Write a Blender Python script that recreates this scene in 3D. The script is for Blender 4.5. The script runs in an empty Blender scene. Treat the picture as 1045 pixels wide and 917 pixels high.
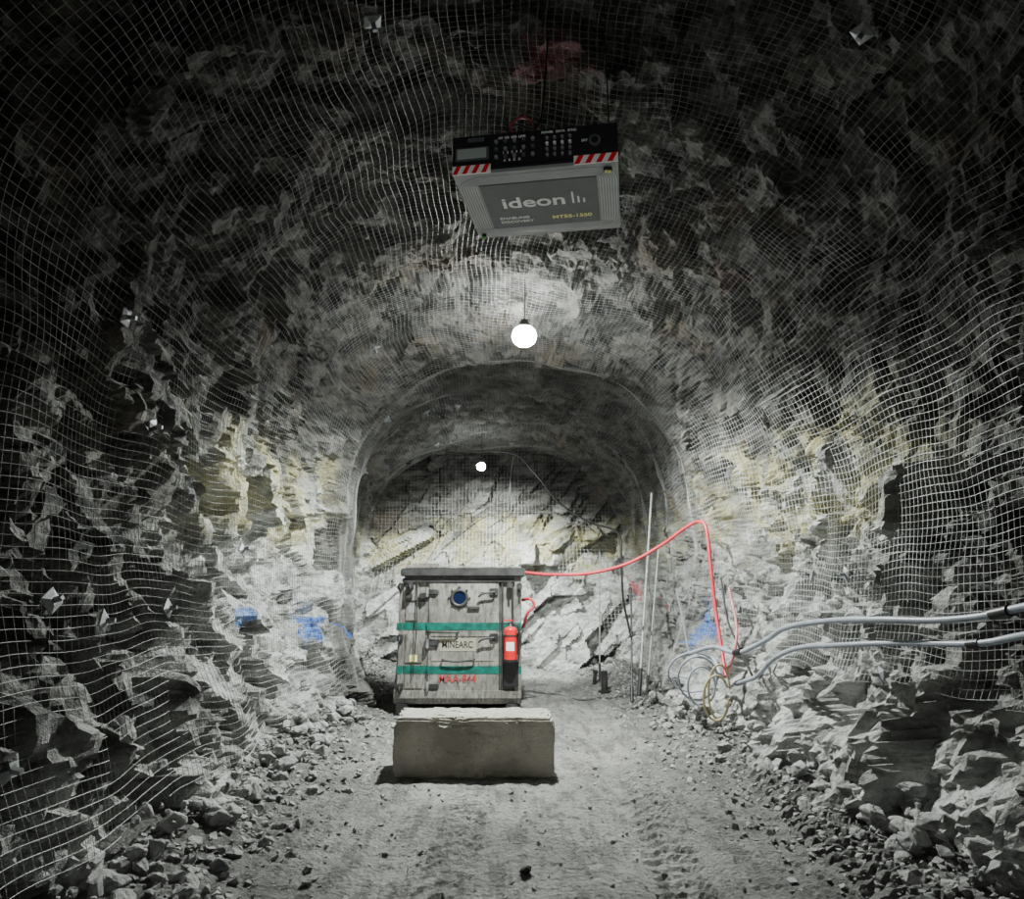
import bpy, bmesh, math, random
import numpy as np
from mathutils import Vector, Matrix
random.seed(7); rng=np.random.default_rng(7)
S=bpy.context.scene
# ------------------------------------------------------------ camera
F=750.0; TH=math.atan(141.5/750); CH=1.6
cam=bpy.data.cameras.new('camera'); co=bpy.data.objects.new('camera',cam); S.collection.objects.link(co)
cam.sensor_fit='HORIZONTAL'; cam.sensor_width=36; cam.lens=36*F/1045
co.location=(0,0,CH); co.rotation_euler=(math.pi/2+TH,0,0); cam.clip_end=100; S.camera=co
cT,sT=math.cos(TH),math.sin(TH)
def ray(px,py):
    u=(px-522.5)/F; v=(458.5-py)/F
    return Vector((u,cT-v*sT,sT+v*cT))
def at(px,py,Y):
    r=ray(px,py); t=Y/r.y; return Vector((r.x*t,Y,CH+r.z*t))
def onz(px,py,z=0):
    r=ray(px,py); t=(z-CH)/r.z; return Vector((r.x*t,r.y*t,z))
# ------------------------------------------------------------ noise
M32=np.uint64(0xFFFFFFFF)
def hsh(ix,iy,iz,seed):
    h=(ix.astype(np.int64)*374761393+iy.astype(np.int64)*668265263+iz.astype(np.int64)*1440662683+seed*974634777)&0xFFFFFFFF
    h=h.astype(np.uint64)
    h=((h^(h>>np.uint64(13)))*np.uint64(1274126177))&M32
    h=((h^(h>>np.uint64(16)))*np.uint64(2246822519))&M32
    h=h^(h>>np.uint64(15))
    return h.astype(np.float64)/4294967296.0
def vn(P,seed=0):
    f=np.floor(P); t=P-f; t=t*t*(3-2*t); f=f.astype(np.int64); r=0
    for a in (0,1):
        for b in (0,1):
            for c in (0,1):
                w=(t[:,0] if a else 1-t[:,0])*(t[:,1] if b else 1-t[:,1])*(t[:,2] if c else 1-t[:,2])
                r=r+w*hsh(f[:,0]+a,f[:,1]+b,f[:,2]+c,seed)
    return r*2-1
def fbm(P,seed=0,o=4):
    r=0;a=1;n=0
    for i in range(o):
        r=r+a*vn(P*(2**i)+i*17.3,seed+i); n+=a; a*=.5
    return r/n
def facet(P,seed=0,tilt=.9):
    f=np.floor(P).astype(np.int64); best=np.full(len(P),1e9); out=np.zeros(len(P))
    for a in (-1,0,1):
        for b in (-1,0,1):
            for c in (-1,0,1):
                x,y,z=f[:,0]+a,f[:,1]+b,f[:,2]+c
                fx=x+hsh(x,y,z,seed);fy=y+hsh(x,y,z,seed+1);fz=z+hsh(x,y,z,seed+2)
                dx,dy,dz=P[:,0]-fx,P[:,1]-fy,P[:,2]-fz
                d=dx*dx+dy*dy+dz*dz
                v=hsh(x,y,z,seed+3)-.5+tilt*(dx*(hsh(x,y,z,seed+4)-.5)+dy*(hsh(x,y,z,seed+5)-.5)+dz*(hsh(x,y,z,seed+6)-.5))
                m=d<best; best=np.where(m,d,best); out=np.where(m,v,out)
    return out
def sst(a,b,x):
    t=np.clip((x-a)/(b-a),0,1); return t*t*(3-2*t)
# ------------------------------------------------------------ mesh helpers
def mk(name,V,Fc,mat=None,smooth=False,parent=None):
    V=np.asarray(V,dtype=np.float32); Fc=np.asarray(Fc,dtype=np.int32); k=Fc.shape[1]
    me=bpy.data.meshes.new(name); me.vertices.add(len(V)); me.vertices.foreach_set('co',V.ravel())
    me.loops.add(Fc.size); me.loops.foreach_set('vertex_index',Fc.ravel())
    me.polygons.add(len(Fc)); me.polygons.foreach_set('loop_start',np.arange(0,Fc.size,k,dtype=np.int32))
    try: me.polygons.foreach_set('loop_total',np.full(len(Fc),k,dtype=np.int32))
    except Exception: pass
    me.update(calc_edges=True); me.validate()
    me.polygons.foreach_set('use_smooth',np.full(len(Fc),smooth,dtype=bool))
    o=bpy.data.objects.new(name,me); S.collection.objects.link(o)
    if mat: me.materials.append(mat)
    if parent: o.parent=parent
    return o
def empty(name,loc=(0,0,0),rot=(0,0,0)):
    e=bpy.data.objects.new(name,None); e.location=loc; e.rotation_euler=rot; e.empty_display_size=.1
    S.collection.objects.link(e); return e
def fin(bm,name,mat,parent=None,smooth=False,bev=0):
    if bev: bmesh.ops.bevel(bm,geom=list(bm.edges),offset=bev,segments=2,affect='EDGES',clamp_overlap=True)
    bmesh.ops.recalc_face_normals(bm,faces=bm.faces)
    me=bpy.data.meshes.new(name); bm.to_mesh(me); bm.free()
    if smooth:
        for p in me.polygons: p.use_smooth=True
    o=bpy.data.objects.new(name,me); S.collection.objects.link(o); me.materials.append(mat)
    if parent: o.parent=parent
    return o
def box(name,x0,x1,y0,y1,z0,z1,mat,parent=None,bev=0.004):
    bm=bmesh.new(); bmesh.ops.create_cube(bm,size=1)
    for v in bm.verts:
        v.co=Vector((x0 if v.co.x<0 else x1,y0 if v.co.y<0 else y1,z0 if v.co.z<0 else z1))
    return fin(bm,name,mat,parent,bev=bev)
def cyl(name,p0,p1,r,mat,parent=None,r2=None,seg=24,smooth=False,bev=0):
    p0=Vector(p0);p1=Vector(p1);d=p1-p0; bm=bmesh.new()
    bmesh.ops.create_cone(bm,cap_ends=True,segments=seg,radius1=r,radius2=r if r2 is None else r2,depth=d.length)
    q=d.to_track_quat('Z','Y').to_matrix().to_4x4()
    bmesh.ops.transform(bm,matrix=Matrix.Translation((p0+p1)/2)@q,verts=bm.verts)
    return fin(bm,name,mat,parent,smooth=smooth,bev=bev)
def sph(name,c,r,mat,parent=None,sc=(1,1,1)):
    bm=bmesh.new(); bmesh.ops.create_uvsphere(bm,u_segments=24,v_segments=16,radius=r)
    for v in bm.verts: v.co=Vector((v.co.x*sc[0]+c[0],v.co.y*sc[1]+c[1],v.co.z*sc[2]+c[2]))
    return fin(bm,name,mat,parent,smooth=True)
def torus(name,c,R,r,axis,mat,parent=None):
    q=Vector(axis).to_track_quat('Z','Y'); V=[];Fc=[];n=32;m=10
    for i in range(n):
        a=2*math.pi*i/n
        for j in range(m):
            b=2*math.pi*j/m
            V.append(tuple(Vector(c)+q@Vector(((R+r*math.cos(b))*math.cos(a),(R+r*math.cos(b))*math.sin(a),r*math.sin(b)))))
            Fc.append((i*m+j,((i+1)%n)*m+j,((i+1)%n)*m+(j+1)%m,i*m+(j+1)%m))
    return mk(name,V,Fc,mat,True,parent)
def tube(name,pts,r,mat,parent=None,sub=10):
    P=[Vector(p) for p in pts]; Q=[]
    if len(P)>2:
        E=[P[0]*2-P[1]]+P+[P[-1]*2-P[-2]]
        for i in range(1,len(E)-2):
            for k in range(sub):
                t=k/sub;a,b,c,d=E[i-1],E[i],E[i+1],E[i+2]
                Q.append(.5*((2*b)+(c-a)*t+(2*a-5*b+4*c-d)*t*t+(3*b-a-3*c+d)*t**3))
        Q.append(P[-1])
    else: Q=P
    cu=bpy.data.curves.new(name,'CURVE'); cu.dimensions='3D'; cu.bevel_depth=r; cu.bevel_resolution=3; cu.use_fill_caps=True
    sp=cu.splines.new('POLY'); sp.points.add(len(Q)-1)
    for i,q in enumerate(Q): sp.points[i].co=(*q,1)
    o=bpy.data.objects.new(name,cu); S.collection.objects.link(o); cu.materials.append(mat)
    if parent: o.parent=parent
    return o
def text(name,body,loc,rot,size,mat,parent=None,bold=0.0,align='CENTER',sx=1):
    cu=bpy.data.curves.new(name,'FONT'); cu.body=body; cu.size=size; cu.offset=bold; cu.align_x=align; cu.align_y='CENTER'; cu.extrude=.001
    cu.materials.append(mat)
    o=bpy.data.objects.new(name,cu); S.collection.objects.link(o); o.location=loc; o.rotation_euler=rot; o.scale=(sx,1,1)
    if parent: o.parent=parent
    return o
# ------------------------------------------------------------ materials
class NB:
    def __init__(s,name):
        s.m=bpy.data.materials.new(name); s.m.use_nodes=True; s.t=s.m.node_tree; s.n=s.t.nodes; s.l=s.t.links
        s.b=s.n['Principled BSDF']; s.g=s.n.new('ShaderNodeNewGeometry'); s.pos=s.g.outputs['Position']
    def _in(s,sock,v):
        if isinstance(v,bpy.types.NodeSocket): s.l.new(v,sock)
        elif v is not None: sock.default_value=v
    def math(s,op,a,b=None,clamp=False):
        n=s.n.new('ShaderNodeMath'); n.operation=op; n.use_clamp=clamp; s._in(n.inputs[0],a); s._in(n.inputs[1],b); return n.outputs[0]
    def noise(s,scale,detail=4,rough=.6,vec=None,dist=0):
        n=s.n.new('ShaderNodeTexNoise'); s._in(n.inputs['Vector'],vec or s.pos); n.inputs['Scale'].default_value=scale
        n.inputs['Detail'].default_value=detail; n.inputs['Roughness'].default_value=rough; n.inputs['Distortion'].default_value=dist; return n.outputs['Fac']
    def voro(s,scale,feat='F1',out='Distance',vec=None):
        n=s.n.new('ShaderNodeTexVoronoi'); n.feature=feat; s._in(n.inputs['Vector'],vec or s.pos); n.inputs['Scale'].default_value=scale; return n.outputs[out]
    def mr(s,v,a,b,c=0,d=1):
        n=s.n.new('ShaderNodeMapRange'); n.interpolation_type='SMOOTHSTEP'; s._in(n.inputs[0],v)
        for i,x in enumerate((a,b,c,d)): n.inputs[i+1].default_value=x
        return n.outputs[0]
    def mix(s,f,a,b,mode='MIX'):
        n=s.n.new('ShaderNodeMix'); n.data_type='RGBA'; n.blend_type=mode; n.clamp_factor=True
        s._in(n.inputs[0],f)
        for k,v in ((6,a),(7,b)):
            if isinstance(v,tuple): v=(*v[:3],1)
            s._in(n.inputs[k],v)
        return n.outputs[2]
    def sep(s,v=None):
        n=s.n.new('ShaderNodeSeparateXYZ'); s._in(n.inputs[0],v or s.pos); return n.outputs
    def scale(s,vec3,rot=(0,0,0)):
        n=s.n.new('ShaderNodeMapping'); s.l.new(s.pos,n.inputs[0]); n.inputs['Scale'].default_value=vec3; n.inputs['Rotation'].default_value=rot; return n.outputs[0]
    def dist(s,c):
        n=s.n.new('ShaderNodeVectorMath'); n.operation='DISTANCE'; s.l.new(s.pos,n.inputs[0]); n.inputs[1].default_value=c; return n.outputs['Value']
    def bump(s,h,strength=.5,d=.02,nrm=None):
        n=s.n.new('ShaderNodeBump'); n.inputs['Strength'].default_value=strength; n.inputs['Distance'].default_value=d
        s.l.new(h,n.inputs['Height']); 
        if nrm: s.l.new(nrm,n.inputs['Normal'])
        s.l.new(n.outputs[0],s.b.inputs['Normal']); return n.outputs[0]
    def out(s,col=None,rough=None,metal=None,spec=None):
        if isinstance(col,tuple): col=(*col[:3],1)
        s._in(s.b.inputs['Base Color'],col); s._in(s.b.inputs['Roughness'],rough); s._in(s.b.inputs['Metallic'],metal)
        if spec is not None: s.b.inputs['Specular IOR Level'].default_value=spec
        return s.m
def simple(name,col,rough=.5,metal=0,var=.25,sc=8,bump=0):
    b=NB(name); f=b.mr(b.noise(sc,3,.65),.3,.7)
    c=b.mix(f,tuple(x*(1-var) for x in col),tuple(min(1,x*(1+var)) for x in col))
    if bump: b.bump(b.noise(sc*6,4),bump,.004)
    return b.out(c,rough,metal)
def emis(name,col,st):
    b=NB(name); b.b.inputs['Emission Color'].default_value=(*col,1); b.b.inputs['Emission Strength'].default_value=st
    return b.out((.8,.8,.8))
# ------------------------------------------------------------ tunnel shape
YT=[-6,5,8,9.3,9.8,10.4,11.3,12.0,16,19]
WT=[2.85,2.85,2.75,2.5,2.44,2.5,2.62,3.0,3.0,2.95]
HT=[5.25,5.25,5.1,4.85,4.76,4.95,5.0,5.0,4.8,4.7]
CT=[.25,.25,.1,0,0,0,-.05,-.3,-.4,-.4]
Z0=2.1; NEXP=2.5
def base_table(N=2400):
    a=np.linspace(math.pi,0,1800)
    ux=np.sign(np.cos(a))*np.abs(np.cos(a))**(2/NEXP); uz=np.abs(np.sin(a))**(2/NEXP)
    zl=np.linspace(-.25,Z0,200)[:-1]; cl=.86+.14*np.sin((zl+.25)/(Z0+.25)*math.pi/2)
    U=np.concatenate([-cl,ux,cl[::-1]]); Zl=np.concatenate([zl,np.full(1800,Z0),zl[::-1]]); Zu=np.concatenate([zl*0,uz,zl*0])
    X=U*2.8; Z=Zl+Zu*(5-Z0); L=np.concatenate([[0],np.cumsum(np.hypot(np.diff(X),np.diff(Z)))])
    return L,U,Zl,Zu
LT,UT,ZLT,ZUT=base_table(); PER=LT[-1]
def prof(s,y):
    U=np.interp(s,LT,UT);Zl=np.interp(s,LT,ZLT);Zu=np.interp(s,LT,ZUT)
    w=np.interp(y,YT,WT);H=np.interp(y,YT,HT);c=np.interp(y,YT,CT)
    x=c+U*w; z=Zl+Zu*(H-Z0)
    n=np.stack([c-x,np.zeros_like(x),2.3-z],1); n/=np.linalg.norm(n,axis=1)[:,None]
    lo=(1-sst(1.2,2.3,z))[:,None]
    hor=np.stack([np.sign(c-x),0*x,0*x],1); n=n*(1-lo)+hor*lo; n/=np.linalg.norm(n,axis=1)[:,None]
    return np.stack([x,y,z],1),n
def large(P):
    return .26*fbm(P/2.1,11,2)+.08*fbm(P/.9,31,2)
ca,sa=math.cos(.7),math.sin(.7)
R1=np.array([[ca,0,sa],[0,1,0],[-sa,0,ca]])@np.array([[1,0,0],[0,math.cos(.5),-math.sin(.5)],[0,math.sin(.5),math.cos(.5)]])
def toe_d(P):
    toe=(1-sst(.1,1.15,P[:,2]))
    return toe*(.20+.12*fbm(P/.7,191,2))*np.where(P[:,0]>0,1.2,.55)
def rock_disp(P):
    W=P+.22*np.stack([fbm(P/.55,51,3),fbm(P/.55,61,3),fbm(P/.55,71,3)],1)
    Q=W@R1.T
    d=large(P)
    low=1-sst(2.2,3.4,P[:,2])
    d=d+(.24+.14*low)*np.clip(facet(Q/np.array([1.05,.8,.5]),101,1.3)-.34,-.72,.3)
    d=d+(.12+.06*low)*np.clip(facet(Q/np.array([.42,.3,.22]),131,1.2),-.6,.6)
    d=d+.065*facet(Q/.14,161)+.025*fbm(P/.13,181,2)+.12*fbm(P/.4,185,4)
    return d+toe_d(P)
def net_pt(s,y):
    P,n=prof(s,y); d=.12+large(P)+.03*fbm(P/.5,201,2)+1.0*toe_d(P)
    return P+n*d[:,None],n
ys=np.concatenate([np.arange(-5,2.5,.16),np.arange(2.5,18.6,.034)])
ss=np.linspace(0,PER,int(PER/.034))
A,B=np.meshgrid(ss,ys,indexing='ij'); s_=A.ravel(); y_=B.ravel()
P,Nn=prof(s_,y_); P=P+Nn*rock_disp(P)[:,None]
ni,nj=len(ss),len(ys)
idx=np.arange(ni*nj).reshape(ni,nj)
def find_s(pt):
    yy=np.full(600,pt.y); sss=np.linspace(0,PER,600); Q,_=net_pt(sss,yy); k=np.argmin((Q[:,0]-pt.x)**2+(Q[:,2]-pt.z)**2); return sss[k]
def hit(px,py):
    for k in range(30,200):
        Y=k*.1; p=at(px,py,Y)
        sss=np.linspace(0,PER,300); Q,_=net_pt(sss,np.full(300,Y)); c=float(np.interp(Y,YT,CT))
        ang=np.arctan2(Q[:,2]-2,-(Q[:,0]-c)); a=math.atan2(p.z-2,-(p.x-c))
        o=np.argsort(ang); rad=np.hypot(Q[:,0]-c,Q[:,2]-2)
        R=np.interp(a,ang[o],rad[o])
        if math.hypot(p.x-c,p.z-2)>R or Y>16.3: return p
    return p
def rockmat(name,colour_spots=(),far=False,band=0):
    b=NB(name); X,Y,Z=b.sep(); 
    n1=b.noise(.9,3,.6); n2=b.noise(7,5,.7); n3=b.noise(2.2,3,.6,vec=b.scale((1,1,3),(.5,.6,0)))
    NZ=b.sep(b.g.outputs['Normal'])[2]
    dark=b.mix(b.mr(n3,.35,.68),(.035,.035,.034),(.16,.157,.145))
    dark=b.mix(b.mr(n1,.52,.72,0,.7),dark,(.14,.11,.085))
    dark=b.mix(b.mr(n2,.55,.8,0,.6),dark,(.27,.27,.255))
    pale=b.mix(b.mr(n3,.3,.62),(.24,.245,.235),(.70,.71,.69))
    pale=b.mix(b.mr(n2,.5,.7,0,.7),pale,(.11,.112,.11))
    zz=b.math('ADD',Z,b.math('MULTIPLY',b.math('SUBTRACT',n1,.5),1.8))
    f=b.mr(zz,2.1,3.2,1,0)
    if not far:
        near_shade=b.math('MAXIMUM',b.mr(b.math('ADD',Y,b.math('MULTIPLY',b.math('SUBTRACT',n1,.5),3)),4.6,6.8,.05,1),b.mr(zz,.3,1.1,.8,0))  # rock colour darkened towards the camera, painting in the lamp falloff
        f=b.math('MULTIPLY',f,near_shade)
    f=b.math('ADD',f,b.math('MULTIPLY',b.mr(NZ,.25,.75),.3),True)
    f=b.math('MULTIPLY',f,b.mr(n2,.25,.5,.5,1))
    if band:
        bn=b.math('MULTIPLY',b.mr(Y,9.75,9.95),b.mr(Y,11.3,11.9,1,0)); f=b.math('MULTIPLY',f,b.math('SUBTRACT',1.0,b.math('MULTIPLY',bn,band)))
    col=b.mix(f,dark,pale)
    yb=b.math('MULTIPLY',b.mr(zz,1.75,2.3),b.mr(zz,2.8,3.25,1,0)); yb=b.math('MULTIPLY',yb,b.mr(b.noise(1.7,4,.65),.38,.6))
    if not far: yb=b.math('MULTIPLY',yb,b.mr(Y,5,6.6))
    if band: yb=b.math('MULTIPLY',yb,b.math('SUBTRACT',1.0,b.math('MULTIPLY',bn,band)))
    yb=b.math('MULTIPLY',yb,b.mr(n2,.35,.55,.35,1))
    col=b.mix(b.math('MULTIPLY',yb,.66),col,(.52,.47,.2))
    pn=n2
    for c,r,pc,am in colour_spots:
        d=b.math('ADD',b.dist(c),b.math('MULTIPLY',b.math('SUBTRACT',pn,.5),r*1.8))
        col=b.mix(b.mr(d,r*.6,r*.95,am,0),col,pc)
    h=b.math('ADD',b.noise(14,5,.75),b.math('MULTIPLY',b.voro(9),.5))
    b.bump(h,1,.07)
    return b.out(col,.85,0,.25)
blue=(.02,.2,.75); red=(.55,.02,.05)
def sp(px,py,r,c,a=.9): return (tuple(hit(px,py)),r,c,a)
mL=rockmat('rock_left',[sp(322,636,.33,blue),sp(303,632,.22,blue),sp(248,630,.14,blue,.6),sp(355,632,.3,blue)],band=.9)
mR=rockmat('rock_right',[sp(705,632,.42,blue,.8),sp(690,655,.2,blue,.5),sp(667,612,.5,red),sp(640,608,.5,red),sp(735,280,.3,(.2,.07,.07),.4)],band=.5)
mC=rockmat('rock_ceiling',[sp(562,72,.36,(.22,.02,.045),.5),sp(740,285,.3,(.2,.08,.08),.3)],band=.5)  # faint red patches mixed into the rock colour
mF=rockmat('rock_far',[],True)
q=np.stack([idx[:-1,:-1],idx[1:,:-1],idx[1:,1:],idx[:-1,1:]],-1)
sm=(ss[:-1]+ss[1:])/2
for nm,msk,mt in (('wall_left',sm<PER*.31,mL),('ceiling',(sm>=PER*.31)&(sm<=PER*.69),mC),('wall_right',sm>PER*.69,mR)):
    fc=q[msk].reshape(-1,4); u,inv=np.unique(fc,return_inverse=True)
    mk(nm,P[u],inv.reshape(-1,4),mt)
# ---- back wall
gx=np.arange(-3.9,3.2,.036); gz=np.arange(-.3,5.4,.036)
GA,GB=np.meshgrid(gx,gz,indexing='ij'); X=GA.ravel(); Z=GB.ravel()
def back_large(X,Z):
    Q=np.stack([X,X*0+17,Z],1); return 17.2-1.1*(1-sst(0,3.0,Z))-.5*sst(-.8,.6,X)*(1-sst(2.2,3.4,Z))+.35*fbm(Q/1.5,301,2)
c4,s4=math.cos(-.75),math.sin(-.75)
Q=np.stack([X,X*0+17,Z],1); Qr=np.stack([X*c4-Z*s4,X*0,X*s4+Z*c4],1)
Y=back_large(X,Z)-.8*(facet(Qr/np.array([1.7,1,.6]),311,1.2))-.16*facet(Qr/np.array([.5,1,.25]),321)-.03*fbm(Q/.2,331,2)
bi=np.arange(len(gx)*len(gz)).reshape(len(gx),len(gz))
mk('wall_back',np.stack([X,Y,Z],1),np.stack([bi[:-1,:-1],bi[1:,:-1],bi[1:,1:],bi[:-1,1:]],-1).reshape(-1,4),mF)
gx2=np.arange(-3.6,4.2,.15); gz2=np.arange(-.3,5.9,.15); GA,GB=np.meshgrid(gx2,gz2,indexing='ij')
Q=np.stack([GA.ravel(),GA.ravel()*0-4.9,GB.ravel()],1); Q[:,1]+=.5*facet(Q/.8,341)
bi=np.arange(len(gx2)*len(gz2)).reshape(len(gx2),len(gz2))
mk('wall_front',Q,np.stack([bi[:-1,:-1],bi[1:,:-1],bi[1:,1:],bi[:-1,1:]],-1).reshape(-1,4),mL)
# ------------------------------------------------------------ floor
def floor_z(x,y,fine=True):
    x=np.asarray(x,float);y=np.asarray(y,float); Q=np.stack([x,y,x*0],1)
    z=.05*fbm(Q/1.3,401,2)+.03*fbm(Q/.35,411,3)
    c=np.interp(y,YT,CT)
    z=z+.16*sst(1.5,2.7,np.abs(x-c))*(1-.5*sst(1.6,2.6,x)*(y<6))
    for rx in (-.75,.95): z=z-.05*np.exp(-((x-rx-.12*np.sin(y*.7))/.2)**2)
    fl=sst(0,.35,np.maximum(np.maximum(-1.3-x,x-.55),np.maximum(6.4-y,y-7.6)))
    fl2=sst(0,.4,np.maximum(np.maximum(-1.7-x,x-.25),np.maximum(9.8-y,y-12.9)))
    z=z*fl*fl2
    if fine:
        z=z+.02*facet(Q/.09,421,.6)*(.4+sst(.5,2.2,np.abs(x-c)))+.012*fbm(Q/.05,431,2)
        for tx,wd,am in ((2.12,.22,.055),(1.0,.17,.026),(-.35,.17,.02)):
            xx=x-tx-.05*(y-5); m=1-sst(wd*.85,wd,np.abs(xx))
            ph=np.abs(((y+np.abs(xx)*.6)/.15)%1-.5)*2
            z=z+m*am*(sst(.3,.6,ph)-.6)*(1-sst(5.5,8,y)*.8)
    return z
fx=np.arange(-3.6,3.7,.032); fy=np.concatenate([np.arange(-5,3.2,.2),np.arange(3.2,8.5,.028),np.arange(8.5,18,.06)])
GA,GB=np.meshgrid(fx,fy,indexing='ij'); X=GA.ravel();Y=GB.ravel()
bi=np.arange(X.size).reshape(GA.shape)
b=NB('dirt_floor'); n1=b.noise(1.1,4,.65); n2=b.noise(9,5,.75); n3=b.noise(60,2,.7); n4=b.noise(3,4,.7,vec=b.scale((2.2,.5,1)))
X_,Y_,_Z=b.sep()
c=b.mix(b.mr(n1,.35,.65),(.36,.36,.345),(.58,.58,.56)); c=b.mix(b.mr(n4,.46,.62,0,.7),c,(.19,.188,.18)); c=b.mix(b.mr(n2,.5,.68,0,.75),c,(.15,.15,.145)); c=b.mix(b.mr(n3,.58,.72,0,.6),c,(.75,.75,.74))
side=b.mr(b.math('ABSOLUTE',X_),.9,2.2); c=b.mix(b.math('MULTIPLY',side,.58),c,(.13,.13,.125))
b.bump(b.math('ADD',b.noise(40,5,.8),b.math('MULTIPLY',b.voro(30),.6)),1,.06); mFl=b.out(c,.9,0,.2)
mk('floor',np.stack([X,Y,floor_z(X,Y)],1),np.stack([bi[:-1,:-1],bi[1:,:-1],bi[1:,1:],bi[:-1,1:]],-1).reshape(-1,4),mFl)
# ------------------------------------------------------------ wire mesh
b=NB('galvanised_wire'); Zw=b.sep()[2]
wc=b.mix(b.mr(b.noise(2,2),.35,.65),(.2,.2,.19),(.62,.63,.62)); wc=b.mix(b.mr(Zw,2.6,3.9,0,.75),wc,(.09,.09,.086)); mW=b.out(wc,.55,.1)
def wires(name,N,keep,r):
    segs=[]
    k=keep[:-1]&keep[1:]; segs.append((N[:-1][k],N[1:][k]))
    k=keep[:,:-1]&keep[:,1:]; segs.append((N[:,:-1][k],N[:,1:][k]))
    A=np.concatenate([s[0] for s in segs]);B=np.concatenate([s[1] for s in segs]); d=B-A; L=np.linalg.norm(d,axis=1); ok=L>1e-5
    A,B,d=A[ok],B[ok],d[ok]/L[ok][:,None]
    up=np.where(np.abs(d[:,2:3])>.8,np.array([[1.,0,0]]),np.array([[0,0,1.]])); e1=np.cross(d,up); e1/=np.linalg.norm(e1,axis=1)[:,None]; e2=np.cross(d,e1)
    V=np.empty((len(A),6,3))
    for i in range(3):
        a=2*math.pi*i/3; o=(e1*math.cos(a)+e2*math.sin(a))*r; V[:,i]=A+o-d*r*.5; V[:,i+3]=B+o+d*r*.5
    base=(np.arange(len(A))*6)[:,None,None]; fq=np.array([[0,1,4,3],[1,2,5,4],[2,0,3,5]])[None]
    return mk(name,V.reshape(-1,3),(base+fq).reshape(-1,4),mW)
sp_=.056
sn=np.arange(.1,PER-.1,sp_); yn=np.arange(2.2,16.6,sp_)
A,B=np.meshgrid(sn,yn,indexing='ij')
A2=A+.03*np.sin(B*1.3+A)+.02*np.sin(B*4.1)+.006*np.sin(B*9+A*5)
Bs=B+.12*np.sin(A*.9)+.03*np.sin(A*3.1+B*2)+.006*np.sin(A*8+B*6)
NP,_=net_pt(A2.ravel(),Bs.ravel()); NP=NP.reshape(A.shape+(3,))
zc=np.where(A<PER/2,.30,.85)+.12*fbm(np.stack([B.ravel()/1.2,A.ravel()*0,A.ravel()*0],1),501,2).reshape(A.shape)
zc=np.where(B>9.5,.35,zc)
keep=NP[...,2]>zc
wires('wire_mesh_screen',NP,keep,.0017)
xx=np.arange(-3.3,2.6,.08); zz=np.arange(.35,4.8,.08); GA,GB=np.meshgrid(xx,zz,indexing='ij')
YY=back_large(GA.ravel(),GB.ravel()).reshape(GA.shape)-.3
NP=np.stack([GA,YY,GB],-1); wires('wire_mesh_screen.001',NP,(GB>0)&~((GA>.0)&(GA<1.9)&(GB<1.5)),.0026)
# ------------------------------------------------------------ rocks
def hull(n,seed,sub=0):
    r=np.random.default_rng(seed); bm=bmesh.new()
    for i in range(n):
        v=r.normal(size=3); v/=np.linalg.norm(v); v*=np.array([1,.8,.62])*(.8+.3*r.random()); bm.verts.new(v)
    res=bmesh.ops.convex_hull(bm,input=bm.verts)
    bmesh.ops.delete(bm,geom=[v for v in bm.verts if not v.link_faces],context='VERTS')
    if sub:
        bmesh.ops.bevel(bm,geom=list(bm.edges),offset=.04,segments=1,affect='EDGES')
        bmesh.ops.triangulate(bm,faces=bm.faces)
        for _ in range(sub): bmesh.ops.subdivide_edges(bm,edges=bm.edges,cuts=1,use_grid_fill=True)
    bmesh.ops.triangulate(bm,faces=bm.faces)
    bm.verts.index_update()
    V=np.array([v.co[:] for v in bm.verts]); Fc=np.array([[v.index for v in f.verts] for f in bm.faces])
    bm.free()
    if sub: V=V*(1+.16*facet(V*2.2+seed,601)[:,None]+.07*fbm(V*4+seed,611,3)[:,None])
    return V,Fc
BIG=[hull(14,s,2) for s in range(8)]; SM=[hull(9,50+s) for s in range(8)]
def scatter(name,items,tmpl,mat):
    VV=[];FF=[];o=0
    for (p,sz,k) in items:
        V,Fc=tmpl[k%len(tmpl)]; R=np.array(Matrix.Rotation(rng.random()*6.28,3,'Z')@Matrix.Rotation((rng.random()-.5)*1.2,3,'X')@Matrix.Rotation((rng.random()-.5)*1.2,3,'Y'))
        VV.append((V*sz)@R.T+np.array(p)); FF.append(Fc+o); o+=len(V)
    return mk(name,np.concatenate(VV),np.concatenate(FF),mat)
b=NB('dusty_boulder'); NZ=b.sep(b.g.outputs['Normal'])[2]; n2=b.noise(6,5,.7)
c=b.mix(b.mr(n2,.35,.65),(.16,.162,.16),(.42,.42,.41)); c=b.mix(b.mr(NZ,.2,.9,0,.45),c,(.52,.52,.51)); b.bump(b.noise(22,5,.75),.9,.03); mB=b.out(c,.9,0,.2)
def pile(side,n,y0,y1,smin,smax,spread,hmax,pw=2.2):
    it=[]
    for i in range(n):
        y=y0+(y1-y0)*rng.random(); w=float(np.interp(y,YT,WT))*.86; c=float(np.interp(y,YT,CT))
        t=rng.random()**1.8; x=c+side*(w-.12-t*spread); sz=(smin+(smax-smin)*rng.random()**pw)*(1-.5*t)
        z=float(floor_z([x],[y],False)[0])+sz*.25+hmax*max(0,(1-t*2.2))*rng.random()
        it.append(((x,y,z),sz,int(rng.integers(99))))
    return it
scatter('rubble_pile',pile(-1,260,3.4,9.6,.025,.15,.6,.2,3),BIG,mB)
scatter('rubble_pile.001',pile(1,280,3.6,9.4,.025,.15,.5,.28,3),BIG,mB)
scatter('rubble_pile.002',pile(-1,60,12,16,.03,.14,.5,.1)+pile(1,60,10.3,16,.03,.14,.5,.1),BIG,mB)
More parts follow.
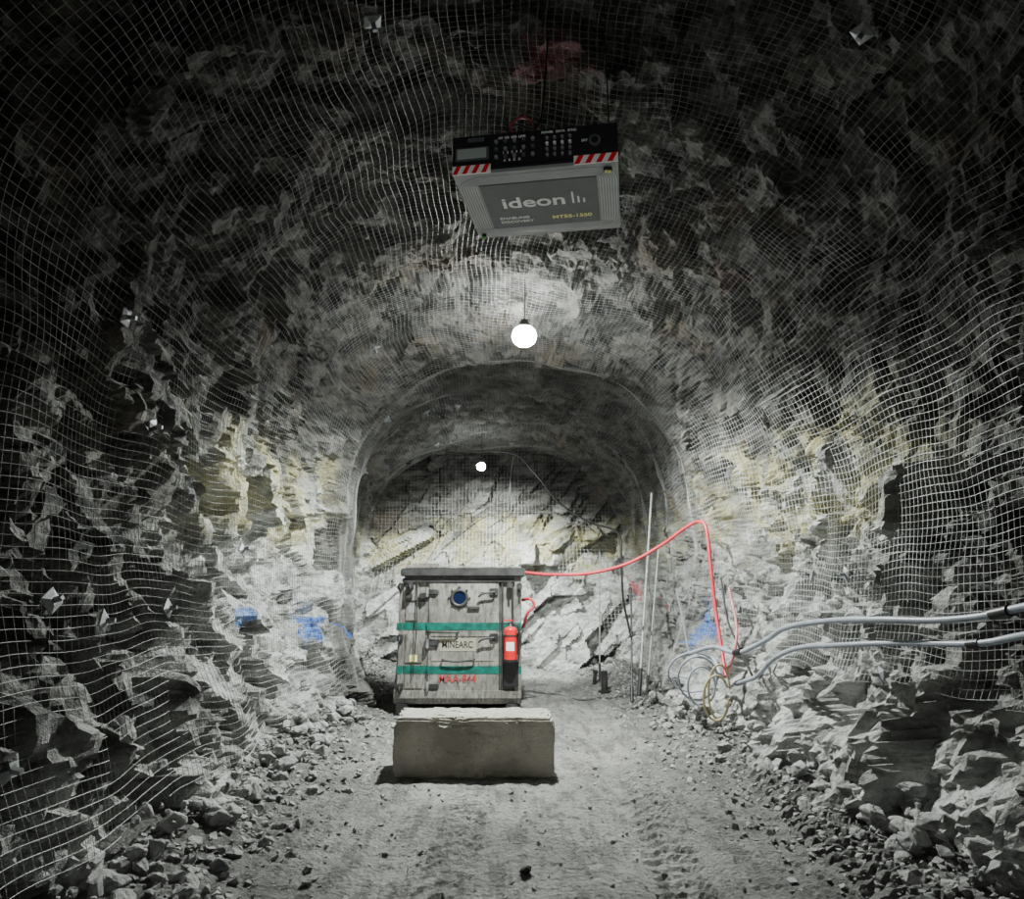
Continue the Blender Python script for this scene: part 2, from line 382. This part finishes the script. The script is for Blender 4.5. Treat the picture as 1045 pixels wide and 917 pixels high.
bl=[(onz(275,778),.10),(onz(250,745),.12),(onz(235,775),.10),(onz(60,880),.32),(onz(180,860),.14),(onz(20,905),.3),(onz(115,850),.24),
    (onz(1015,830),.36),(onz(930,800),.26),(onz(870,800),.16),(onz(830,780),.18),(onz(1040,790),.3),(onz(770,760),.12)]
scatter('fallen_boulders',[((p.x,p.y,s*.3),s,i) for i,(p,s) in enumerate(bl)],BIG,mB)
it=[]
for i in range(9500):
    y=3.3+rng.random()**1.3*12; c=float(np.interp(y,YT,CT)); e=rng.random()
    x=c+(rng.choice([-1,1])*(2.45-abs(rng.normal())*.55) if e<.75 else (rng.random()-.5)*4.6)
    if -1.2<x<.45 and 6.55<y<7.4: continue
    sz=.006+.024*rng.random()**3.2
    if abs(x-c)>1.3: sz*=1.6
    it.append([(x,y,0),sz,int(rng.integers(99))])
zz=floor_z([a[0][0] for a in it],[a[0][1] for a in it],False)
it=[((a[0][0],a[0][1],float(z)+a[1]*.3),a[1],a[2]) for a,z in zip(it,zz)]
scatter('floor_gravel',it,SM,mB)
mDk=simple('dark_stone',(.03,.03,.03),.8)
p=onz(537,894); scatter('loose_stone',[((p.x,p.y,.03),.05,2)],BIG,mDk)
# ------------------------------------------------------------ rock bolt plates
mSt=simple('plate_steel',(.24,.25,.26),.6,.4,.4)
pl=[]
for px,py in [(45,615),(100,635),(5,785),(165,620),(870,585),(830,587),(375,15),(885,25),(145,435),(285,530),(120,322),(900,690),(245,560),(785,545),(740,600),(400,525)]:
    p=hit(px,py); pl.append((find_s(p),p.y))
for i in range(14): pl.append((.1*PER+.8*PER*rng.random(),8+8*rng.random()))
VV=[];FF=[];o=0
for s,y in pl:
    pp,n=net_pt(np.array([s]),np.array([y])); pp=Vector(pp[0]); n=Vector(n[0]); n=(n+Vector((rng.normal(),rng.normal(),rng.normal()))*.15).normalized()
    e1=n.orthogonal().normalized(); e1=Matrix.Rotation(rng.random()*1.57,3,n)@e1; e2=n.cross(e1); h=.052; c=pp+n*.012
    V=[c+e1*h+e2*h,c-e1*h+e2*h,c-e1*h-e2*h,c+e1*h-e2*h]
    V+=[v-n*.01 for v in V]
    k=.022; V+=[c+n*.014+e1*k+e2*k,c+n*.014-e1*k+e2*k,c+n*.014-e1*k-e2*k,c+n*.014+e1*k-e2*k]
    k=.012; V+=[c+n*.014+e1*k+e2*k,c+n*.014-e1*k+e2*k,c+n*.014-e1*k-e2*k,c+n*.014+e1*k-e2*k]
    V+=[c+n*.06+e1*k+e2*k,c+n*.06-e1*k+e2*k,c+n*.06-e1*k-e2*k,c+n*.06+e1*k-e2*k]
    f=[(7,6,5,4),(8,9,10,11),(16,17,18,19)]
    for a in range(4):
        b2=(a+1)%4; f+=[(a,b2,8+b2,8+a),(4+a,4+b2,b2,a),(12+a,12+b2,16+b2,16+a)]
    VV+=[tuple(v) for v in V]; FF+=[tuple(q+o for q in g) for g in f]; o+=len(V)
mk('rock_bolt_plates',VV,FF,mSt)
# ------------------------------------------------------------ lamps
mBk=simple('black_plastic',(.015,.015,.016),.45); mCab=simple('black_cable',(.012,.012,.012),.6)
def lamp(name,c,r,st,top,W,ang=165,tilt=0,bl=.35):
    e=empty(name,c); m=emis(name+'_glow',(.95,1,.96),st)
    sph('globe',(0,0,0),r,m,e,(1,1,.9)); cyl('housing',(0,0,r*.75),(0,0,r*.75+.09),r*.6,mBk,e,r2=.04)
    tube('cord',[(0,0,r*.8+.08),(0.01,0,(top)*.5),(0,0,top)],.006,mCab,e)
    L=bpy.data.lights.new('beam','SPOT'); L.energy=W; L.color=(.95,1,.94); L.spot_size=math.radians(ang); L.spot_blend=bl; L.shadow_soft_size=.06
    o=bpy.data.objects.new('beam',L); S.collection.objects.link(o); o.parent=e; o.location=(0,0,-r); o.rotation_euler=(math.radians(tilt),0,0)
p1=at(535,343,8.0); p2=at(491,476,14.5)
lamp('hanging_lamp',p1,.14,430,.8,2300); lamp('hanging_lamp.001',p2,.09,230,.9,2200,125,35,.5)
lamp('rear_fill_lamp',Vector((.3,-2.2,4.3)),.115,25,.9,50)  # last one: unseen lamp added behind the camera as weak fill
WL=empty('added_fill_light',(.55,-1.2,0))
for a in (0,2.1,4.2): tube('tripod_leg',[(0,0,1.2),(.5*math.cos(a),.5*math.sin(a),.02)],.014,mBk,WL)
tube('mast',[(0,0,.9),(0,0,2.0)],.016,mBk,WL); box('lamp_head',-.14,.14,-.06,.05,1.95,2.15,mBk,WL,.01); box('lens',-.12,.12,.05,.06,1.97,2.13,emis('fill_light_lens',(.95,1,.98),8),WL,.002)
L=bpy.data.lights.new('fill_beam','SPOT'); L.energy=190; L.color=(.97,1,.98); L.spot_size=math.radians(48); L.spot_blend=.9; L.shadow_soft_size=.08
o=bpy.data.objects.new('fill_beam',L); S.collection.objects.link(o); o.parent=WL; o.location=(0,.09,2.05); o.rotation_euler=(math.radians(99),0,math.radians(5))
# ------------------------------------------------------------ detector box hanging from the back
E=empty('hanging_detector_unit',(.13,3.954,4.03),(0,0,math.radians(-9.1)))
mG=simple('detector_grey',(.30,.31,.31),.45,.2,.08); mDG=simple('detector_dark',(.10,.107,.115),.5,0,.1); mWh=simple('white_paint',(.9,.9,.88),.5,0,.03)
mRed=simple('red_paint',(.8,.015,.03),.4,0,.1); mYl=simple('yellow_label',(.9,.85,.35),.5,0,.05)
W=.4925; D=.80
box('housing',-W,W,.01,D,.02,.25,mBk,E,.006)
box('tray',-W,W,.0,D+.01,0,.022,mG,E,.003)
box('front_panel',-W,W,-.006,.012,.045,.25,mBk,E,.003)
box('screen_bezel',-.475,-.27,-.014,0,.085,.17,mDG,E,.003); box('screen',-.462,-.285,-.017,-.01,.095,.16,simple('lcd',(.4,.46,.42),.3,0,.05),E,.001)
for sx in (-1,1):
    x0,x1=(-W,-.26) if sx<0 else (.235,W)
    n=4; w=(x1-x0)/n
    box('tape_base',x0,x1,-.009,0,.0,.055,mWh,E,.0)
    for i in range(0,n):
        xa=x0+i*w; V=[(xa,-.0105,.0),(xa+w*.5,-.0105,.0),(min(xa+w*.95,x1),-.0105,.055),(xa+w*.45,-.0105,.055)]
        mk('tape_stripe',V,[(0,1,2,3)],mRed,False,E)
box('badge_left',-.40,-.30,-.012,-.006,.205,.232,mDG,E,.001)
for i in range(5):
    for j in range(3):
        cyl('socket',(-.225+i*.055,-.006,.09+j*.05),(-.225+i*.055,-.022,.09+j*.05),.011,mDG if (i+j)%2 else mG,E,seg=12)
for i in range(4):
    for j in range(4): cyl('knob',(.08+i*.045,-.006,.075+j*.036),(.08+i*.045,-.024,.075+j*.036),.009,mG if j!=2 else mWh,E,seg=12)
for i,(x,z,s) in enumerate([(-.13,.215,'HV  I/O  GPS  LINK'),(-.13,.118,'1   2   3   4   5'),(.15,.225,'POWER   DATA   SYNC'),(-.13,.068,'A   B   C   D'),(.30,.15,'EXT')]):
    text('panel_text',s,(x,-.008,z),(math.pi/2,0,0),.02,mWh,E,.0006)
cyl('round_port',(.36,-.006,.14),(.36,-.02,.14),.035,mDG,E); cyl('round_port_cap',(.36,-.02,.14),(.36,-.026,.14),.02,mBk,E)
box('underside_panel',-.36,.36,.13,.67,-.006,.002,mDG,E,.002)
mRib=simple('rib_light',(.6,.61,.61),.45,.2,.05)
def rrect(hx,y0,y1,rr,n=6):
    pts=[]
    for cx_,cy_,a0 in ((hx-rr,y1-rr,0),(-hx+rr,y1-rr,90),(-hx+rr,y0+rr,180),(hx-rr,y0+rr,270)):
        for k in range(n+1):
            a=math.radians(a0+90*k/n); pts.append((cx_+rr*math.cos(a),cy_+rr*math.sin(a),-.003))
    return pts+[pts[0]]
for k in range(7):
    g=.014+.0165*k; tube('rib',rrect(.365+g,.125-g*.75,.675+g*.75,.02+g),.0026,mRib,E,sub=1)
rx=(math.pi,0,0)
text('logo_text','ideon',(-.05,.36,-.008),rx,.175,mWh,E,.0028,sx=1.05)
for i,(h,w) in enumerate(((.13,.012),(.075,.012),(.05,.012))): box('logo_bar',.195+i*.035,.195+i*.035+w,.41-h,.41,-.009,-.006,mWh,E,0)
text('tagline','ENABLING',(-.30,.545,-.008),rx,.042,mWh,E,.0005,'LEFT'); text('tagline','DISCOVERY',(-.30,.595,-.008),rx,.042,mWh,E,.0005,'LEFT')
text('model_text','MT55-1550',(.18,.575,-.008),rx,.056,mYl,E,.0016)
for x,y,c in ((.42,.055,mYl),(-.45,.76,simple('green_led',(.1,.6,.05),.3)),(.44,.06,mYl)):
    cyl('foot',(x,y,0),(x,y,-.02),.016,mBk,E,seg=16); sph('foot_cap',(x,y,-.022),.011,c,E)
for x in (-.44,.44):
    for y in (.06,.74):
        cyl('eye_bolt',(x,y,.25),(x,y,.29),.012,mSt,E,seg=12); tube('sling',[(x,y,.28),(x*.98,y,1.25)],.0025,mCab,E)
mHR=simple('dark_red_cable',(.2,.02,.02),.5)
tube('cable_loop',[(-.12,.02,.25),(-.14,-.01,.29),(-.08,-.02,.33),(-.02,0,.32),(0,.05,.26)],.008,mHR,E); tube('cable_loop',[(-.1,.05,.25),(-.16,.02,.28),(-.1,0,.3),(.03,.05,.34),(.05,.4,1.2)],.006,mCab,E)
# ------------------------------------------------------------ concrete block
b=NB('concrete'); n1=b.noise(2.5,5,.7); n2=b.noise(18,5,.8)
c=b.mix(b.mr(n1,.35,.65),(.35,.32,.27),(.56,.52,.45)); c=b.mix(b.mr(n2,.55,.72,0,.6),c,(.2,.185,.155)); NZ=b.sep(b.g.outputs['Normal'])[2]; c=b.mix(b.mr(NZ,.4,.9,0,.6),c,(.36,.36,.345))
b.bump(b.math('ADD',n2,b.math('MULTIPLY',b.noise(60,3),.5)),.9,.03); mCo=b.out(c,.9,0,.2)
a0=at(400,779,6.67); a1=at(566,779,6.67)
bm=bmesh.new(); bmesh.ops.create_cube(bm,size=1)
bw=a1.x-a0.x
for v in bm.verts: v.co=Vector((v.co.x*bw,v.co.y*.62,v.co.z*.5))
bmesh.ops.bevel(bm,geom=list(bm.edges),offset=.022,segments=2,affect='EDGES')
bmesh.ops.triangulate(bm,faces=bm.faces)
for _ in range(6):
    lg=[e for e in bm.edges if e.calc_length()>.035]
    if not lg: break
    bmesh.ops.subdivide_edges(bm,edges=lg,cuts=1); bmesh.ops.triangulate(bm,faces=bm.faces)
V=np.array([v.co[:] for v in bm.verts]); d=.018*facet(V/.12,701)+.014*fbm(V/.25,711,3)
ed=(np.abs(V[:,2])>.19)*((np.abs(V[:,1])>.25)|(np.abs(V[:,0])>bw/2-.06)); d=d-.05*ed*np.clip(fbm(V/.12,721,2)+.15,0,1)
for v,dd in zip(bm.verts,d): v.co+=v.co.normalized()*float(dd)
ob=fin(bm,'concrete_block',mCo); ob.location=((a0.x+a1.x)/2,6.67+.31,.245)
# ------------------------------------------------------------ refuge chamber
C=empty('refuge_chamber',(0,0,0))
b=NB('weathered_enamel'); n1=b.noise(2.2,5,.7); n2=b.noise(14,5,.75,vec=b.scale((2,1,.5)))
c=b.mix(b.mr(n1,.35,.7),(.19,.187,.172),(.40,.39,.36)); c=b.mix(b.mr(n2,.44,.66,0,.85),c,(.075,.068,.058)); mE=b.out(c,.45,.25,.4)
mGr=simple('green_stripe',(.0,.11,.085),.5,0,.4,9); mStl=simple('dark_steel',(.05,.05,.05),.5,.4,.4); mGl=NB('blue_glass').out((.006,.012,.04),.12)
YF=10.0
def fx_(px,py): p=at(px,py,YF); return p.x,p.z
xl0=fx_(401,712)[0]; xl1=fx_(412,590)[0]; xr=fx_(532,650)[0]; zt=fx_(470,588)[1]; zr=fx_(470,580)[1]
bm=bmesh.new(); yb=12.6
vs=[bm.verts.new(c_) for c_ in ((xl0,YF,.12),(xr,YF,.12),(xr,YF,zt),(xl1,YF,zt),(xl0,yb,.12),(xr,yb,.12),(xr,yb,zt),(xl1,yb,zt))]
for f in ((0,1,2,3),(7,6,5,4),(0,4,5,1),(3,2,6,7),(0,3,7,4),(1,5,6,2)): bm.faces.new([vs[i] for i in f])
fin(bm,'body',mE,C,bev=.015)
box('roof_lip',xl1-.03,xr+.05,YF-.10,yb+.05,zt,zr,mStl,C,.012); box('roof_plate',xl1+.02,xr,YF-.04,yb,zr,zr+.03,mE,C,.01)
for x in (xl0+.05,xr-.2): box('skid',x,x+.15,YF-.12,yb+.1,0,.13,mStl,C,.02)
def rect(name,x0,y0,x1,y1,th,mat,bev=.006,yo=0):
    a=fx_(x0,y1); c_=fx_(x1,y0); return box(name,a[0],c_[0],YF-th-yo,YF-yo+.002,a[1],c_[1],mat,C,bev)
rect('left_frame',405,594,411,711,.035,mE); rect('left_inner_frame',414,594,428,633,.02,mE); rect('right_frame',525,590,532,711,.04,mE); rect('door',436,594,509,708,.035,mE,.01)
rect('door_seam',433.5,592,436,710,.008,mStl,.001); rect('door_seam',509,592,511,710,.008,mStl,.001); rect('sill',402,704,532,712,.06,mE)
rect('top_rail',411,590,525,594,.05,mStl,.004)
rect('cross_bar',414,612,434,614,.03,mStl,.002); rect('side_panel',413,646,431,676,.015,mE,.004); rect('side_panel',413,689,431,702,.015,mE,.004); rect('door_rib',440,647,505,649,.008,mE,.002,.035); rect('door_rib',440,672,505,674,.008,mE,.002,.035)
for px0,px1,yo in ((411,436,.001),(436,509,.036),(509,525,.001),(405,411,.036),(525,532,.041)):
    rect('stripe_upper',px0,635,px1,642.5,.004,mGr,0,yo); rect('stripe_lower',px0,679,px1,687,.004,mGr,0,yo)
cx_,cz_=fx_(469,610); torus('window_ring',(cx_,YF-.045,cz_),.10,.024,(0,1,0),mStl,C); cyl('window_glass',(cx_,YF-.05,cz_),(cx_,YF-.03,cz_),.09,mGl,C,seg=32)
for k in range(8):
    a=k*math.pi/4; cyl('window_bolt',(cx_+.14*math.cos(a),YF-.03,cz_+.14*math.sin(a)),(cx_+.14*math.cos(a),YF-.05,cz_+.14*math.sin(a)),.015,mStl,C,seg=8)
for px,py in ((410,598),(530,598),(409,650),(530,648),(409,700),(420,597),(520,597)):
    x,z=fx_(px,py); box('lug',x-.035,x+.035,YF-.11,YF,z-.05,z+.04,mStl,C,.01); torus('lug_ring',(x,YF-.12,z-.03),.035,.012,(1,0,0),mStl,C)
for px in (418,432): 
    x,z=fx_(px,604); box('clamp',x-.045,x+.045,YF-.1,YF,z-.09,z-.01,mStl,C,.012)
for py in (604,656,700):
    x,z=fx_(441,py); box('hinge',x-.07,x+.09,YF-.075,YF-.03,z-.035,z+.035,mStl,C,.012); cyl('hinge_pin',(x-.06,YF-.07,z-.06),(x-.06,YF-.07,z+.06),.022,mSt,C)
for py in (604,650):
    x,z=fx_(504,py); box('latch_plate',x-.06,x+.06,YF-.06,YF-.03,z-.05,z+.05,mStl,C,.01); tube('latch_handle',[(x,YF-.06,z),(x,YF-.11,z),(x-.14,YF-.11,z-.02),(x-.2,YF-.1,z-.06)],.013,mStl,C)
x,z=fx_(455,646); tube('door_handle',[(x-.2,YF-.04,z+.02),(x-.2,YF-.1,z+.02),(x+.15,YF-.1,z+.02),(x+.15,YF-.04,z+.02)],.013,mStl,C,sub=3)
x,z=fx_(468,672); tube('door_handle',[(x-.2,YF-.04,z),(x-.2,YF-.09,z-.01),(x,YF-.09,z-.03),(x+.2,YF-.09,z),(x+.2,YF-.04,z)],.011,mStl,C,sub=3)
x,z=fx_(482,620); box('vent_cover',x-.06,x+.1,YF-.07,YF-.03,z-.02,z+.02,mStl,C,.006); rect('sign_plate',449,651,486,664,.004,simple('sign_tan',(.34,.32,.25),.5,0,.1),0,.036); rect('notice_sticker',417,618,427,625,.004,mG,0,.02); rect('notice_sticker',418,668,426,675,.004,mYl,0,.016); rect('notice_sticker',490,598,498,604,.004,mG,0,.036)
mBT=simple('black_text',(.02,.02,.02),.6); mRT=simple('red_text',(.4,.05,.05),.6)
x,z=fx_(467,657.5); text('name_text','MINEARC',(x,YF-.043,z),(math.pi/2,0,0),.12,mBT,C,.001,sx=.8)
x,z=fx_(467,692); text('number_text','MAA-844',(x,YF-.043,z),(math.pi/2,0,0),.14,mRT,C,.001,sx=.9)
for px in (512.5,523):
    x,z0=fx_(px,708); _,z1=fx_(px,592); tube('conduit',[(x,YF-.03,z0),(x,YF-.03,z1)],.014,mStl,C)
tube('front_cable',[at(426,592,9.95),at(425,640,9.93),at(421,690,9.94)],.008,mStl,C)
rect('extinguisher_bracket',514,674,529,700,.09,mBk,.01); rect('top_box',418,574,446,580,.001,mE,.002,-.3)
# fire extinguisher on the front
X0=empty('fire_extinguisher'); x,zb=fx_(521,673); _,ztp=fx_(521,640); y=YF-.14; mRx=simple('extinguisher_red',(.7,.015,.02),.25,0,.05)
cyl('cylinder_body',(x,y,zb),(x,y,ztp-.03),.085,mRx,X0,seg=32); sph('dome',(x,y,ztp-.03),.085,mRx,X0,(1,1,.6)); cyl('base_ring',(x,y,zb-.012),(x,y,zb+.02),.088,mBk,X0,seg=32)
cyl('neck',(x,y,ztp),(x,y,ztp+.06),.022,mSt,X0); box('valve',x-.035,x+.035,y-.02,y+.02,ztp+.035,ztp+.075,mBk,X0,.006); box('lever',x-.09,x+.03,y-.015,y+.015,ztp+.09,ztp+.105,mRx,X0,.004); box('carry_handle',x-.09,x+.01,y-.012,y+.012,ztp+.05,ztp+.062,mBk,X0,.003)
tube('hose',[(x+.03,y,ztp+.055),(x+.1,y-.02,ztp+.02),(x+.11,y-.02,ztp-.15),(x+.09,y-.04,zb+.08)],.012,mBk,X0)
Vs=[];Fs=[]
for i in range(7):
    a=math.radians(-130+i*12.5)
    for zz_ in (zb+.13,zb+.24): Vs.append((x+.0865*math.cos(a),y+.0865*math.sin(a),zz_))
for i in range(6): Fs.append((2*i,2*i+2,2*i+3,2*i+1))
mk('label',Vs,Fs,mWh,True,X0); cyl('clamp_band',(x,y,zb+.31),(x,y,zb+.33),.089,mStl,X0,seg=32); box('mount',x-.03,x+.03,y+.06,YF,zb+.1,zb+.33,mStl,X0,.004)
# ------------------------------------------------------------ hoses, pipes, cables
mHose=simple('red_hose',(.6,.05,.07),.4,0,.12); mPipe=simple('grey_poly_pipe',(.30,.33,.38),.4,0,.15,4); mYh=simple('tan_hose',(.5,.42,.25),.5,0,.2); mPk=simple('pink_hose',(.62,.2,.22),.5)
tube('red_air_hose',[at(536,584,10.4),at(560,586,10.2),at(600,585,10),at(640,575,9.8),at(675,556,9.6),at(700,538,9.3),at(714,532,9.1),at(721,540,9.0),at(725,575,8.9),at(730,620,8.8),at(736,660,8.6),at(741,690,8.4)],.022,mHose)
tube('red_air_hose.001',[at(533,612,10.5),at(541,611,10.4),at(545,618,10.4),at(538,626,10.4),at(534,640,10.5)],.02,mHose)
PA=[(700,668,8.6),(728,660,8.1),(752,666,7.6),(780,654,7.0),(803,640,6.4),(850,633,5.7),(900,632,5.15),(950,633,4.75),(1000,629,4.4),(1045,619,4.1),(1120,605,3.6),(1250,580,2.9)]
G=empty('service_pipe'); pts=[at(*a) for a in PA]; tube('pipe_run',pts,.023,mPipe,G)
def sleeve(par,a,b_,r=.033): cyl('coupling',a,b_,r,mBk,par,seg=20)
sleeve(G,at(1012,627,4.32),at(1030,623,4.2)); sleeve(G,at(750,666,7.62),at(757,664,7.5))
G2=empty('service_pipe.001'); PB=[(742,700,8.2),(755,696,7.8),(772,690,7.4),(790,672,6.9),(815,661,6.3),(860,658,5.65),(920,656,5.1),(980,657,4.6),(1010,655,4.4),(1045,648,4.15),(1120,636,3.6),(1250,620,2.9)]
tube('pipe_run',[at(*a) for a in PB],.021,mPipe,G2); sleeve(G2,at(988,657,4.55),at(1000,656,4.47),.028); sleeve(G2,at(752,697,7.9),at(760,694,7.7),.028)
tube('hose_tail',[at(742,700,8.2),at(736,690,8.3),at(728,672,8.5),at(715,670,8.7)],.02,mPipe,G2)
G3=empty('coiled_hose')
for k,(cx2,cy2,ra,rb,Y2) in enumerate(((731,712,13,23,7.9),(734,706,11,28,8.0),(712,692,20,22,8.5),(708,686,26,20,8.6),(716,700,14,20,8.4))):
    tube('loop',[at(cx2+ra*math.cos(a),cy2+rb*math.sin(a),Y2+.1*math.sin(a)) for a in [i*math.pi/6+.4*k for i in range(12)]],.012,mYh if k<2 else mPipe,G3,sub=5)
tube('pink_hose',[at(744,600,8.4),at(752,640,8.1),at(748,670,8.0),at(742,690,8.2)],.014,mPk); tube('service_cable',[at(736,590,8.8),at(742,630,8.5),at(752,655,8.2),at(768,690,7.6)],.012,mCab)
tube('service_cable.001',[at(690,600,9.2),at(700,650,9.1),at(704,690,9.0),at(680,684,9.3)],.01,mPipe)
tube('service_cable.002',[at(455,462,15.5),at(520,462,15),at(545,482,14),at(570,512,13),at(600,532,12),at(630,543,11.2),at(634,570,11),at(636,610,11),at(644,650,11)],.016,mCab)
tube('service_cable.003',[at(520,520,15.6),at(521,490,15.4),at(524,466,15.2)],.016,mCab)
mPo=simple('pole_grey',(.36,.38,.36),.5,.2)
for k,(a,b_,r) in enumerate((((665,503,11.2),(652,710,10.2),.016),((644,600,11),(645,716,10.2),.014),((672,560,10.9),(660,708,10.3),.010),((612,560,13),(612,694,12.4),.012))):
    P_=empty('scaling_bar' if k==0 else 'scaling_bar.%03d'%k); pa,pb=at(*a),at(*b_); tube('shaft',[pa,pb],r,mPo if k!=1 else mStl,P_); cyl('tip',pb,pb+(pa-pb)*.12,r*1.7,mBk,P_,seg=16)
P_=empty('pipe_stand'); a=onz(617,706); cyl('post',a,a+Vector((0,0,.32)),.05,mStl,P_); cyl('foot',a,a+Vector((0,0,.03)),.1,mStl,P_)
P_=empty('valve_post'); a=onz(606,700); cyl('post',a,a+Vector((.03,0,.22)),.03,mStl,P_); cyl('cap',a+Vector((.03,0,.2)),a+Vector((.03,0,.26)),.045,mStl,P_)
# ------------------------------------------------------------ world
w=bpy.data.worlds.new('world'); S.world=w; w.use_nodes=True; w.node_tree.nodes['Background'].inputs[0].default_value=(.5,.6,.6,1); w.node_tree.nodes['Background'].inputs[1].default_value=.002
